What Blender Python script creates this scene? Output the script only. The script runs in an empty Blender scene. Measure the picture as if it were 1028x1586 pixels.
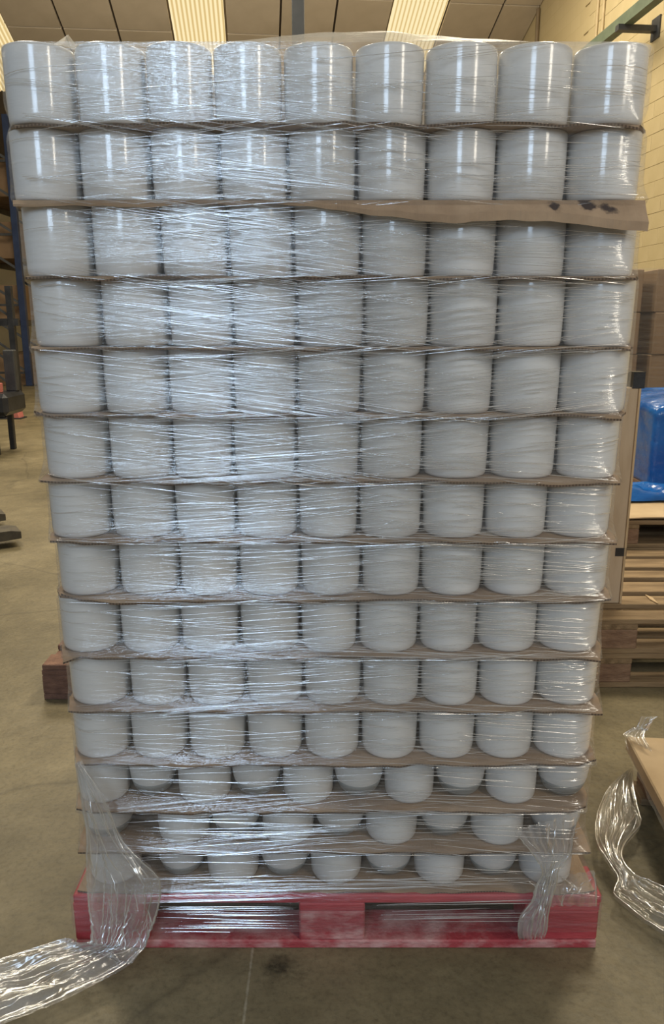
import bpy, bmesh, math, random
from mathutils import Vector, Matrix, noise
random.seed(7)
SC = bpy.context.scene
COL = SC.collection

# ------------------------------------------------------------------ camera
W, H, F = 1028.0, 1586.0, 1200.0
PITCH = math.radians(13.7)
CAMH = 1.4046
cam_d = bpy.data.cameras.new('camera')
cam = bpy.data.objects.new('camera', cam_d); COL.objects.link(cam)
cam_d.sensor_fit = 'VERTICAL'; cam_d.sensor_height = 24.0; cam_d.lens = F / H * 24.0
cam_d.clip_start = 0.05; cam_d.clip_end = 200
cam.location = (0, 0, CAMH); cam.rotation_euler = (math.pi / 2 - PITCH, 0, 0)
SC.camera = cam

# ------------------------------------------------------------------ world, lights, exposure
SC.view_settings.view_transform = 'Standard'; SC.view_settings.look = 'None'
SC.view_settings.gamma = 1.0; SC.view_settings.exposure = 0.0
SC.view_settings.use_curve_mapping = False
wd = bpy.data.worlds.new('world'); SC.world = wd; wd.use_nodes = True
bg = wd.node_tree.nodes['Background']
bg.inputs[0].default_value = (0.95, 0.93, 0.86, 1); bg.inputs[1].default_value = 0.22

def area(name, loc, target, sx, sy, power, color):
    d = bpy.data.lights.new(name, 'AREA'); d.shape = 'RECTANGLE'; d.size = sx; d.size_y = sy
    d.energy = power; d.color = color
    o = bpy.data.objects.new(name, d); COL.objects.link(o); o.location = loc
    v = Vector(target) - Vector(loc); o.rotation_euler = v.to_track_quat('-Z', 'Y').to_euler()
    return o
# open loading door / high window of the hall behind the photographer (cool daylight)
area('hall_window', (-1.05, -3.2, 2.95), (-0.9, 2, 1.8), 1.25, 1.7, 95, (0.58, 0.77, 1.0))
area('hall_lamp', (2.3, -0.9, 3.0), (1.2, 1.6, 1.6), 0.45, 1.6, 44, (1.0, 0.90, 0.74))
# roof lights of the hall
area('roof_light', (-2.6, 4.6, 7.2), (-2.0, 4.0, 0), 1.0, 1.6, 250, (1.0, 0.90, 0.70))
area('roof_light', (2.3, 5.2, 7.2), (1.9, 4.6, 0), 1.0, 1.6, 250, (1.0, 0.90, 0.70))
area('roof_light', (-3.5, 10.8, 7.0), (-3.5, 11.6, 0), 2.0, 4.0, 430, (1.0, 0.88, 0.66))
# added upward fill behind the stack to brighten the roof, not a real source
area('roof_fill', (-1.0, 10.0, 4.0), (-1.0, 10.6, 9.0), 5.0, 3.0, 230, (1.0, 0.92, 0.78))
area('roof_light', (1.6, 10.8, 7.0), (1.8, 11.6, 0), 2.0, 4.0, 320, (1.0, 0.88, 0.66))

# ------------------------------------------------------------------ helpers
def ray(x, y):
    u = (x - W / 2) / F; v = (y - H / 2) / F
    c, s = math.cos(PITCH), math.sin(PITCH)
    return Vector((u, c - v * s, -s - v * c))      # unit of depth along the axis
def atY(x, y, Y):
    d = ray(x, y); t = Y / d.y
    return Vector((d.x * t, Y, CAMH + d.z * t))
def atZ(x, y, z):
    d = ray(x, y); t = (z - CAMH) / d.z
    return Vector((d.x * t, d.y * t, z))
def Xat(px, Y, z):
    zc = Y * math.cos(PITCH) - (z - CAMH) * math.sin(PITCH)
    return (px - W / 2) / F * zc
YAW = math.radians(5.3)
EX = Vector((math.cos(YAW), math.sin(YAW), 0)); EY = Vector((-math.sin(YAW), math.cos(YAW), 0))
def room(a, b, z): return EX * a + EY * b + Vector((0, 0, z))
def ray_wall(px, py, a0):
    d = ray(px, py); t = a0 / d.dot(EX); p = d * t
    return p.dot(EY), CAMH + p.z

def tag(o, label=None, cat=None, group=None, kind=None):
    if label: o['label'] = label
    if cat: o['category'] = cat
    if group: o['group'] = group
    if kind: o['kind'] = kind
    return o
def empty(name, loc, label=None, cat=None, group=None, rz=0):
    o = bpy.data.objects.new(name, None); COL.objects.link(o); o.location = loc
    o.rotation_euler = (0, 0, rz); o.empty_display_size = 0.05
    return tag(o, label, cat, group)
def link_mesh(name, me, mat=None, parent=None, loc=None, rot=None):
    o = bpy.data.objects.new(name, me); COL.objects.link(o)
    if mat and not me.materials: me.materials.append(mat)
    if parent: o.parent = parent
    if loc is not None: o.location = loc
    if rot is not None: o.rotation_euler = rot
    return o
def mesh_obj(name, verts, faces, mat, parent=None, smooth=False):
    me = bpy.data.meshes.new(name); me.from_pydata([tuple(v) for v in verts], [], faces); me.validate(); me.update()
    if smooth:
        for p in me.polygons: p.use_smooth = True
    return link_mesh(name, me, mat, parent)
def box_mesh(name, sx, sy, sz, bev=0.0, jitter=0.0, sub=1):
    """box on z=0, centred in x and y; long axis cut in pieces so that it may warp a little"""
    bm = bmesh.new(); bmesh.ops.create_cube(bm, size=1)
    for v in bm.verts: v.co = Vector((v.co.x * sx, v.co.y * sy, (v.co.z + .5) * sz))
    if bev: bmesh.ops.bevel(bm, geom=list(bm.edges), offset=bev, segments=1, affect='EDGES')
    if jitter:
        for v in bm.verts: v.co += Vector((random.uniform(-1, 1), random.uniform(-1, 1), random.uniform(-1, 1))) * jitter
    me = bpy.data.meshes.new(name); bm.to_mesh(me); bm.free(); return me
def box(name, c, s, mat, parent=None, bev=0.0, rz=0.0, jitter=0.0, rot=None):
    o = link_mesh(name, box_mesh(name, *s, bev=bev, jitter=jitter), mat, parent, c, rot if rot else (0, 0, rz))
    return o
def bar(name, p, q, w, h, mat, parent=None, up=Vector((0, 0, 1))):
    p, q = Vector(p), Vector(q); d = (q - p).normalized()
    a = d.cross(up)
    if a.length < 1e-3: a = d.cross(Vector((0, 1, 0)))
    a.normalize(); b = a.cross(d)
    vs = []
    for e in (p, q):
        for i, j in ((-1, -1), (1, -1), (1, 1), (-1, 1)): vs.append(e + a * (i * w / 2) + b * (j * h / 2))
    fs = [(3, 2, 1, 0), (4, 5, 6, 7)] + [(k, (k + 1) % 4, 4 + (k + 1) % 4, 4 + k) for k in range(4)]
    return mesh_obj(name, vs, fs, mat, parent)
def tube(name, p, q, r, mat, parent=None, n=12):
    p, q = Vector(p), Vector(q); d = (q - p).normalized()
    a = d.orthogonal().normalized(); b = d.cross(a); vs = []
    for e in (p, q):
        for k in range(n):
            t = 2 * math.pi * k / n; vs.append(e + (a * math.cos(t) + b * math.sin(t)) * r)
    fs = [(k, (k + 1) % n, n + (k + 1) % n, n + k) for k in range(n)] + [tuple(range(n))[::-1], tuple(range(n, 2 * n))]
    return mesh_obj(name, vs, fs, mat, parent, smooth=False)
def N3(x, y, z): return noise.noise(Vector((x, y, z)))

# ------------------------------------------------------------------ materials
def new_mat(name):
    m = bpy.data.materials.new(name); m.use_nodes = True
    nt = m.node_tree; nt.nodes.clear()
    out = nt.nodes.new('ShaderNodeOutputMaterial')
    return m, nt, out
def nd(nt, t, **kw):
    n = nt.nodes.new(t)
    for k, v in kw.items():
        if k.startswith('i_'): n.inputs[int(k[2:]) if k[2:].isdigit() else k[2:].replace('_', ' ')].default_value = v
        else: setattr(n, k, v)
    return n
def coords(nt, scale, kind='Object', rot=(0, 0, 0)):
    tc = nd(nt, 'ShaderNodeTexCoord'); mp = nd(nt, 'ShaderNodeMapping')
    mp.inputs['Scale'].default_value = scale; mp.inputs['Rotation'].default_value = rot
    nt.links.new(tc.outputs[kind], mp.inputs[0]); return mp.outputs[0]
def noise_t(nt, vec, scale, detail=4, rough=0.55):
    n = nd(nt, 'ShaderNodeTexNoise'); n.inputs['Scale'].default_value = scale
    n.inputs['Detail'].default_value = detail; n.inputs['Roughness'].default_value = rough
    nt.links.new(vec, n.inputs['Vector']); return n.outputs['Fac']
def ramp(nt, fac, stops):
    r = nd(nt, 'ShaderNodeValToRGB'); e = r.color_ramp.elements
    while len(e) < len(stops): e.new(0.5)
    for k, (p, c) in enumerate(stops):
        e[k].position = p; e[k].color = (c[0], c[1], c[2], 1) if not isinstance(c, (int, float)) else (c, c, c, 1)
    nt.links.new(fac, r.inputs[0]); return r.outputs[0]
def simple(name, c1, c2, rough=0.6, nscale=6, stretch=(1, 1, 1), bump=0.2, spec=0.5, metal=0.0, kind='Object', detail=5, lo=.35, hi=.68, coat=0.0):
    m, nt, out = new_mat(name)
    p = nd(nt, 'ShaderNodeBsdfPrincipled'); p.inputs['Roughness'].default_value = rough
    p.inputs['Specular IOR Level'].default_value = spec; p.inputs['Metallic'].default_value = metal
    p.inputs['Coat Weight'].default_value = coat
    v = coords(nt, stretch, kind); f = noise_t(nt, v, nscale, detail)
    nt.links.new(ramp(nt, f, [(lo, c1), (hi, c2)]), p.inputs['Base Color'])
    if bump:
        b = nd(nt, 'ShaderNodeBump'); b.inputs['Strength'].default_value = bump; b.inputs['Distance'].default_value = 0.01
        nt.links.new(noise_t(nt, v, nscale * 4, 6), b.inputs['Height']); nt.links.new(b.outputs[0], p.inputs['Normal'])
    nt.links.new(p.outputs[0], out.inputs[0]); return m

def film_material(name, haze, gloss, rough, tint, su, sz, bump, dist, streak=0.0, fres=0.16):
    """clear stretch film: see-through, a milky share that grows where it is stretched, glossy folds"""
    m, nt, out = new_mat(name)
    tc = nd(nt, 'ShaderNodeTexCoord'); sp = nd(nt, 'ShaderNodeSeparateXYZ'); nt.links.new(tc.outputs['Object'], sp.inputs[0])
    ad = nd(nt, 'ShaderNodeMath', operation='ADD'); nt.links.new(sp.outputs[0], ad.inputs[0]); nt.links.new(sp.outputs[1], ad.inputs[1])
    vecs = []
    for slant in (0.10, -0.07):
        ml = nd(nt, 'ShaderNodeMath', operation='MULTIPLY_ADD'); nt.links.new(ad.outputs[0], ml.inputs[0])
        ml.inputs[1].default_value = slant; nt.links.new(sp.outputs[2], ml.inputs[2])
        sx = nd(nt, 'ShaderNodeMath', operation='MULTIPLY', i_1=su); nt.links.new(ad.outputs[0], sx.inputs[0])
        sy = nd(nt, 'ShaderNodeMath', operation='MULTIPLY', i_1=sz); nt.links.new(ml.outputs[0], sy.inputs[0])
        cb = nd(nt, 'ShaderNodeCombineXYZ'); nt.links.new(sx.outputs[0], cb.inputs[0]); nt.links.new(sy.outputs[0], cb.inputs[2])
        cb.inputs[1].default_value = slant * 90
        vecs.append(cb.outputs[0])
    fa = noise_t(nt, vecs[0], 1.0, 3, .5); fb = noise_t(nt, vecs[1], 1.0, 3, .5)
    mx = nd(nt, 'ShaderNodeMath', operation='ADD'); nt.links.new(fa, mx.inputs[0]); nt.links.new(fb, mx.inputs[1])
    b = nd(nt, 'ShaderNodeBump'); b.inputs['Strength'].default_value = bump; b.inputs['Distance'].default_value = dist
    nt.links.new(mx.outputs[0], b.inputs['Height'])
    gl = nd(nt, 'ShaderNodeBsdfGlossy'); gl.inputs['Roughness'].default_value = rough; gl.inputs['Color'].default_value = (1, 1, 1, 1)
    nt.links.new(b.outputs[0], gl.inputs['Normal'])
    di = nd(nt, 'ShaderNodeBsdfDiffuse'); di.inputs['Color'].default_value = (*tint, 1); nt.links.new(b.outputs[0], di.inputs['Normal'])
    tl = nd(nt, 'ShaderNodeBsdfTranslucent'); tl.inputs['Color'].default_value = (*tint, 1)
    dm = nd(nt, 'ShaderNodeMixShader'); dm.inputs[0].default_value = 0.4
    nt.links.new(di.outputs[0], dm.inputs[1]); nt.links.new(tl.outputs[0], dm.inputs[2])
    tr = nd(nt, 'ShaderNodeBsdfTransparent'); tr.inputs['Color'].default_value = (0.99, 0.99, 0.99, 1)
    hz = nd(nt, 'ShaderNodeMapRange'); nt.links.new(mx.outputs[0], hz.inputs[0])
    hz.inputs[1].default_value = 0.85; hz.inputs[2].default_value = 1.4; hz.inputs[3].default_value = haze; hz.inputs[4].default_value = haze + streak
    m1 = nd(nt, 'ShaderNodeMixShader'); nt.links.new(hz.outputs[0], m1.inputs[0])
    nt.links.new(tr.outputs[0], m1.inputs[1]); nt.links.new(dm.outputs[0], m1.inputs[2])
    lw = nd(nt, 'ShaderNodeLayerWeight'); lw.inputs['Blend'].default_value = 0.25; nt.links.new(b.outputs[0], lw.inputs['Normal'])
    gf = nd(nt, 'ShaderNodeMath', operation='MULTIPLY_ADD', use_clamp=True); nt.links.new(lw.outputs['Fresnel'], gf.inputs[0])
    gf.inputs[1].default_value = fres; gf.inputs[2].default_value = gloss
    m2 = nd(nt, 'ShaderNodeMixShader'); nt.links.new(gf.outputs[0], m2.inputs[0])
    nt.links.new(m1.outputs[0], m2.inputs[1]); nt.links.new(gl.outputs[0], m2.inputs[2])
    nt.links.new(m2.outputs[0], out.inputs[0]); return m

def emit_mat(name, color, strength):
    m, nt, out = new_mat(name)
    e = nd(nt, 'ShaderNodeEmission'); e.inputs[0].default_value = (*color, 1); e.inputs[1].default_value = strength
    nt.links.new(e.outputs[0], out.inputs[0]); return m

def floor_mat():
    m, nt, out = new_mat('concrete_floor')
    p = nd(nt, 'ShaderNodeBsdfPrincipled'); p.inputs['Roughness'].default_value = .55
    v = coords(nt, (1, 1, 1))
    a = ramp(nt, noise_t(nt, v, 1.3, 8, .62), [(.30, (.125, .100, .050)), (.52, (.205, .165, .090)), (.75, (.285, .235, .140))])
    f = ramp(nt, noise_t(nt, v, 7.0, 8, .7), [(.30, .55), (.62, 1.0)])
    d = ramp(nt, noise_t(nt, coords(nt, (1, .35, 1)), 2.4, 6, .75), [(.30, .45), (.42, 1.0)])
    m1 = nd(nt, 'ShaderNodeMixRGB', blend_type='MULTIPLY', i_0=.7); nt.links.new(a, m1.inputs[1]); nt.links.new(f, m1.inputs[2])
    m2 = nd(nt, 'ShaderNodeMixRGB', blend_type='MULTIPLY', i_0=.6); nt.links.new(m1.outputs[0], m2.inputs[1]); nt.links.new(d, m2.inputs[2])
    vo = nd(nt, 'ShaderNodeTexVoronoi', feature='DISTANCE_TO_EDGE'); vo.inputs['Scale'].default_value = .55
    wv = nd(nt, 'ShaderNodeMixRGB', i_0=.12); nt.links.new(v, wv.inputs[1])
    nz = nd(nt, 'ShaderNodeTexNoise'); nz.inputs['Scale'].default_value = 3; nz.inputs['Detail'].default_value = 6; nt.links.new(v, nz.inputs['Vector'])
    nt.links.new(nz.outputs['Color'], wv.inputs[2]); nt.links.new(wv.outputs[0], vo.inputs['Vector'])
    cr = ramp(nt, vo.outputs['Distance'], [(0.0, .55), (.006, 1.0)])
    m3 = nd(nt, 'ShaderNodeMixRGB', blend_type='MULTIPLY', i_0=.6); nt.links.new(m2.outputs[0], m3.inputs[1]); nt.links.new(cr, m3.inputs[2])
    g = nd(nt, 'ShaderNodeVectorMath', operation='DISTANCE'); nt.links.new(v, g.inputs[0]); q = atZ(436, 1500, 0); g.inputs[1].default_value = (q.x, q.y - 10, .2)
    ga = nd(nt, 'ShaderNodeMath', operation='MULTIPLY_ADD'); nt.links.new(noise_t(nt, v, 26, 5, .7), ga.inputs[0]); ga.inputs[1].default_value = .16; nt.links.new(g.outputs['Value'], ga.inputs[2])
    st = ramp(nt, ga.outputs[0], [(.085, .30), (.13, 1.0)])
    m4 = nd(nt, 'ShaderNodeMixRGB', blend_type='MULTIPLY', i_0=1.0); nt.links.new(m3.outputs[0], m4.inputs[1]); nt.links.new(st, m4.inputs[2])
    sx = nd(nt, 'ShaderNodeSeparateXYZ'); nt.links.new(wv.outputs[0], sx.inputs[0])
    sv = nd(nt, 'ShaderNodeSeparateXYZ'); nt.links.new(v, sv.inputs[0])
    jx = nd(nt, 'ShaderNodeMath', operation='ADD', i_1=.183); nt.links.new(sv.outputs[0], jx.inputs[0])
    ja = nd(nt, 'ShaderNodeMath', operation='ABSOLUTE'); nt.links.new(jx.outputs[0], ja.inputs[0])
    jn = nd(nt, 'ShaderNodeMath', operation='MULTIPLY_ADD'); nt.links.new(noise_t(nt, v, 40, 3), jn.inputs[0]); jn.inputs[1].default_value = .008; nt.links.new(ja.outputs[0], jn.inputs[2])
    jl = ramp(nt, jn.outputs[0], [(.0035, 1.0), (.0055, 0.0)])
    m5 = nd(nt, 'ShaderNodeMixRGB'); nt.links.new(jl, m5.inputs[0]); nt.links.new(m4.outputs[0], m5.inputs[1]); m5.inputs[2].default_value = (.36, .32, .23, 1)
    fl_ = ramp(nt, noise_t(nt, v, 70, 4, .7), [(.28, .62), (.50, 1.0), (.75, 1.12)])
    m6 = nd(nt, 'ShaderNodeMixRGB', blend_type='MULTIPLY', i_0=.8); nt.links.new(m5.outputs[0], m6.inputs[1]); nt.links.new(fl_, m6.inputs[2])
    nt.links.new(m6.outputs[0], p.inputs['Base Color'])
    b = nd(nt, 'ShaderNodeBump'); b.inputs['Strength'].default_value = .35; b.inputs['Distance'].default_value = .01
    nt.links.new(noise_t(nt, v, 30, 6), b.inputs['Height']); nt.links.new(b.outputs[0], p.inputs['Normal'])
    nt.links.new(p.outputs[0], out.inputs[0]); return m

def brick_mat():
    m, nt, out = new_mat('painted_block_wall')
    p = nd(nt, 'ShaderNodeBsdfPrincipled'); p.inputs['Roughness'].default_value = .7
    tc = nd(nt, 'ShaderNodeTexCoord'); sp = nd(nt, 'ShaderNodeSeparateXYZ'); nt.links.new(tc.outputs['Object'], sp.inputs[0])
    cb = nd(nt, 'ShaderNodeCombineXYZ'); nt.links.new(sp.outputs[1], cb.inputs[0]); nt.links.new(sp.outputs[2], cb.inputs[1])
    br = nd(nt, 'ShaderNodeTexBrick'); br.inputs['Scale'].default_value = 1.0
    br.inputs['Brick Width'].default_value = .4; br.inputs['Row Height'].default_value = .2; br.inputs['Mortar Size'].default_value = .004
    br.inputs['Color1'].default_value = (.47, .375, .205, 1); br.inputs['Color2'].default_value = (.49, .395, .22, 1); br.inputs['Mortar'].default_value = (.43, .34, .18, 1)
    nt.links.new(cb.outputs[0], br.inputs['Vector']); nt.links.new(br.outputs['Color'], p.inputs['Base Color'])
    nt.links.new(p.outputs[0], out.inputs[0]); return m

def sheet_mat(name, stains=()):
    m, nt, out = new_mat(name)
    p = nd(nt, 'ShaderNodeBsdfPrincipled'); p.inputs['Roughness'].default_value = .85; p.inputs['Specular IOR Level'].default_value = .2
    v = coords(nt, (1, 1, 1)); c = ramp(nt, noise_t(nt, v, 9, 6, .6), [(.3, (.25, .168, .105)), (.7, (.40, .285, .185))])
    for (q, r) in stains:
        g = nd(nt, 'ShaderNodeVectorMath', operation='DISTANCE'); tc = nd(nt, 'ShaderNodeTexCoord')
        fv = nd(nt, 'ShaderNodeVectorMath', operation='MULTIPLY'); nt.links.new(tc.outputs['Object'], fv.inputs[0]); fv.inputs[1].default_value = (1, .1, 1)
        nt.links.new(fv.outputs['Vector'], g.inputs[0]); g.inputs[1].default_value = (q[0], q[1] * .1, q[2])
        nn = nd(nt, 'ShaderNodeMath', operation='MULTIPLY_ADD'); nt.links.new(noise_t(nt, v, 60, 4), nn.inputs[0]); nn.inputs[1].default_value = .025
        nt.links.new(g.outputs['Value'], nn.inputs[2])
        k = ramp(nt, nn.outputs[0], [(r + .0135, 1.0), (r + .0185, 0.0)])
        mx = nd(nt, 'ShaderNodeMixRGB'); nt.links.new(k, mx.inputs[0]); nt.links.new(c, mx.inputs[1]); mx.inputs[2].default_value = (.06, .045, .04, 1)
        c = mx.outputs[0]
    nt.links.new(c, p.inputs['Base Color'])
    b = nd(nt, 'ShaderNodeBump'); b.inputs['Strength'].default_value = .3; b.inputs['Distance'].default_value = .003
    nt.links.new(noise_t(nt, coords(nt, (160, 3, 3)), 1.0, 3), b.inputs['Height']); nt.links.new(b.outputs[0], p.inputs['Normal'])
    nt.links.new(p.outputs[0], out.inputs[0]); return m

M = {}
M['floor'] = floor_mat(); M['wall'] = brick_mat()
M['block'] = simple('cream_block', (.45, .36, .195), (.50, .405, .23), .7, 2.0, bump=.3)
M['panel'] = simple('roof_panel', (.50, .42, .31), (.60, .51, .39), .8, 1.2, bump=.15)
M['panel_back'] = simple('roof_joint', (.13, .10, .07), (.17, .13, .09), .8, 2)
def skylight_mat():
    m, nt, out = new_mat('ribbed_skylight')
    wv = nd(nt, 'ShaderNodeTexWave', wave_type='BANDS', bands_direction='X'); wv.inputs['Scale'].default_value = 12 * 6.2832 / 20 / .96
    wv.inputs['Distortion'].default_value = 0
    nt.links.new(coords(nt, (1, 1, 1)), wv.inputs['Vector'])
    e = nd(nt, 'ShaderNodeEmission'); e.inputs[1].default_value = 1.0
    nt.links.new(ramp(nt, wv.outputs['Fac'], [(.1, (.72, .52, .22)), (.7, (1.05, .86, .50))]), e.inputs[0])
    nt.links.new(e.outputs[0], out.inputs[0]); return m
M['sky'] = skylight_mat()
M['pot'] = simple('white_glaze', (.65, .63, .595), (.71, .69, .655), .16, 3, bump=0.0, spec=.5, coat=.3)
M['pot_dull'] = simple('white_unglazed', (.62, .605, .575), (.71, .69, .66), .35, 5, bump=.05)
M['pot_base'] = simple('grey_base', (.22, .22, .205), (.28, .28, .265), .6, 8, bump=.1)
M['card'] = sheet_mat('brown_cardboard')
def shaded_edge_mat():  # fluted cut edge, its brown darkened to stand for weaker light on rims
    m, nt, out = new_mat('cardboard_cut_edge_shaded')
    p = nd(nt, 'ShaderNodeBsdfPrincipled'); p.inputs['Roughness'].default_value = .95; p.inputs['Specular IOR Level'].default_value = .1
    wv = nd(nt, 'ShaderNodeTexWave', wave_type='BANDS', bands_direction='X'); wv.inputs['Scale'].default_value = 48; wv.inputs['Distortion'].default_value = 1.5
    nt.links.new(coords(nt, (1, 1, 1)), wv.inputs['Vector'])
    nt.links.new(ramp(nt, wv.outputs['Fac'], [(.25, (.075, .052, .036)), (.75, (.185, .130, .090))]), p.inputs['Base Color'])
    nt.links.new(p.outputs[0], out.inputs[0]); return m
M['card_edge_shaded'] = shaded_edge_mat()
M['red'] = simple('worn_red_paint', (.36, .030, .045), (.50, .075, .085), .55, 7, (1, 1, 3), .4, lo=.35, hi=.72)
M['redworn'] = simple('scuffed_red_paint', (.40, .055, .065), (.62, .36, .34), .7, 14, (1, 1, 2), .4, lo=.42, hi=.70)
M['wood'] = simple('pallet_wood', (.17, .108, .052), (.33, .225, .120), .8, 3.5, (1, 9, 9), .5)
M['wood_side'] = simple('pallet_wood_cross', (.15, .095, .045), (.30, .20, .105), .8, 3.5, (9, 1, 9), .5)
M['wood_dark'] = simple('pallet_block', (.17, .095, .055), (.30, .185, .11), .85, 7, (2, 2, 6), .5)
M['wood_red'] = simple('reddish_block', (.14, .072, .05), (.25, .135, .09), .85, 9, (2, 2, 5), .5)
M['kraft'] = simple('kraft_board', (.46, .32, .175), (.58, .425, .25), .75, 4, bump=.15)
M['carton'] = simple('carton', (.20, .125, .068), (.27, .175, .10), .7, 3, bump=.12)
M['board'] = simple('tall_board', (.44, .325, .21), (.53, .41, .28), .7, 4, (4, 4, 1), .1)
M['black'] = simple('black_plastic', (.012, .013, .016), (.03, .032, .038), .35, 6)
M['dark'] = simple('dark_steel', (.030, .032, .036), (.055, .057, .060), .45, 8)
M['brown_steel'] = simple('worn_dark_steel', (.060, .050, .036), (.11, .092, .062), .5, 10)
M['blue_steel'] = simple('blue_rack_paint', (.018, .030, .075), (.028, .045, .105), .35, 5)
M['grey_steel'] = simple('grey_column', (.055, .058, .062), (.075, .078, .082), .5, 5)
M['green'] = simple('green_rail', (.080, .105, .070), (.12, .150, .10), .5, 6)
M['conduit'] = simple('cream_conduit', (.40, .31, .17), (.46, .36, .20), .5, 6)
M['conduit_dark'] = simple('brown_conduit', (.16, .115, .06), (.21, .15, .085), .5, 6)
M['blue'] = simple('blue_film', (.008, .085, .33), (.016, .15, .48), .2, 4, (1, 1, 1), .7, coat=.4)
M['pink'] = simple('pink_card', (.42, .12, .10), (.50, .17, .14), .7, 6)
M['redp'] = simple('red_plastic', (.40, .04, .02), (.5, .06, .03), .4, 6)
M['lit_wall'] = simple('back_wall', (.62, .50, .28), (.70, .58, .35), .8, 1)
M['film'] = film_material('stretch_film', .014, .062, .15, (.86, .87, .88), 1.0, 210, .9, .0020, .13)
M['film_top'] = film_material('top_film', .20, .05, .2, (.88, .84, .74), 5, 60, .9, .004, .22)
M['crease'] = film_material('film_crease', .26, .70, .22, (.92, .93, .95), 8, 40, .1, .001, .2)
M['tail'] = film_material('crumpled_film', .10, .07, .14, (.84, .83, .82), 7, 16, .5, .003, .16, fres=.24)
M['tail_warm'] = film_material('floor_film', .12, .05, .14, (.80, .74, .60), 9, 20, .5, .003, .16, fres=.2)
M['cover'] = film_material('carton_film', .03, .05, .15, (.85, .8, .7), 3, 40, .9, .004, .12)

# ------------------------------------------------------------------ the hall
def plane_grid(name, x0, x1, y0, y1, z, mat, nx=1, ny=1):
    vs = [(x0 + (x1 - x0) * i / nx, y0 + (y1 - y0) * j / ny, z) for j in range(ny + 1) for i in range(nx + 1)]
    fs = [(j * (nx + 1) + i, j * (nx + 1) + i + 1, (j + 1) * (nx + 1) + i + 1, (j + 1) * (nx + 1) + i) for j in range(ny) for i in range(nx)]
    return mesh_obj(name, vs, fs, mat)
fl = box('floor', (0, 10, -.2), (30, 34, .2), M['floor'])
tag(fl, 'olive brown worn concrete floor of the hall', 'floor', kind='structure')

WALL_A = 5.21
def roofz(b): return 6.7 + (16.3 - b) * .29
# right hand block wall (room coordinates: a across, b into the hall)
wr = mesh_obj('wall_right', *(lambda q: (q, [(0, 1, 2, 3), (7, 6, 5, 4), (0, 4, 5, 1), (1, 5, 6, 2), (2, 6, 7, 3), (3, 7, 4, 0)]))(
    [(WALL_A, 2, 0), (WALL_A, 24, 0), (WALL_A, 24, 8), (WALL_A, 2, 9.5), (WALL_A + .2, 2, 0), (WALL_A + .2, 24, 0), (WALL_A + .2, 24, 8), (WALL_A + .2, 2, 9.5)]), M['wall'])
wr.rotation_euler = (0, 0, YAW)
tag(wr, 'cream painted concrete block wall along the hall', 'wall', kind='structure')
bme = box_mesh('block', .022, .3975, .1975, bev=.003)
for r in range(8, 32):
    for k in range(11):
        b = 8.8 + k * .4 + (.2 if r % 2 else 0)
        link_mesh('block', bme, M['block'], wr, (WALL_A - .008 + random.uniform(-.002, .002), b, r * .2 + .004))
# far wall
wb = mesh_obj('wall_back', [(-12, 24, 0), (WALL_A, 24, 0), (WALL_A, 24, 7), (-12, 24, 7), (-12, 24.2, 0), (WALL_A, 24.2, 0), (WALL_A, 24.2, 7), (-12, 24.2, 7)],
              [(0, 1, 2, 3), (7, 6, 5, 4), (0, 4, 5, 1), (1, 5, 6, 2), (2, 6, 7, 3), (3, 7, 4, 0)], M['lit_wall'])
wb.rotation_euler = (0, 0, YAW)
tag(wb, 'pale yellow end wall far behind the racks', 'wall', kind='structure')
# roof: backing plus one panel per bay
ce = mesh_obj('ceiling', [(a, b, roofz(b) + d) for d in (.10, .2) for a, b in ((-12, 8.3), (WALL_A, 8.3), (WALL_A, 24.2), (-12, 24.2))],
              [(0, 1, 2, 3), (7, 6, 5, 4), (0, 4, 5, 1), (1, 5, 6, 2), (2, 6, 7, 3), (3, 7, 4, 0)], M['panel_back'])
ce.rotation_euler = (0, 0, YAW)
tag(ce, 'sloping roof of beige square panels with bright skylight strips', 'ceiling', kind='structure')
def panel_mesh(name, rib):
    n = 48 if rib else 1; vs = []; fs = []
    for i in range(n + 1):
        x = .02 + .96 * i / n; dz = .014 * math.cos(i * math.pi / 2) if rib else 0
        for (y, lift) in ((.02, 0), (.98, 0)):
            vs.append((x, y, dz - y * .29)); vs.append((x, y, dz - y * .29 + .05))
    for i in range(n):
        a, b = i * 4, i * 4 + 4
        fs += [(a, b, b + 2, a + 2), (a + 1, a + 3, b + 3, b + 1), (a, a + 1, b + 1, b), (a + 2, b + 2, b + 3, a + 3)]
    fs += [(0, 2, 3, 1), (4 * n, 4 * n + 1, 4 * n + 3, 4 * n + 2)]
    me = bpy.data.meshes.new(name); me.from_pydata(vs, [], fs); me.update(); return me
pm = panel_mesh('roof_panel', False); pm.materials.append(M['panel'])
sk = panel_mesh('skylight_panel', True); sk.materials.append(M['sky'])
for j in range(5):
    b = 13.36 + j
    for i in range(-10, 6):
        a = -.47 + i; cut = min(1.0, WALL_A - a)
        if cut < .15: continue
        sky = (i + 1) % 4 == 0
        o = link_mesh('skylight_panel' if sky else 'roof_panel', sk if sky else pm, None, ce, (a, b, roofz(b)))
        o.scale = (cut, 1, 1)
# steel column behind the stack
bx = Xat(463, 8.5, 3.5)
col = empty('steel_column', (bx, 8.5, 0), 'dark grey square steel column rising to the roof behind the stack', 'column')
box('post', (0, 0, .02), (.12, .12, 8.3), M['grey_steel'], col, .006); box('base_plate', (0, 0, 0), (.3, .3, .02), M['grey_steel'], col)
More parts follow.
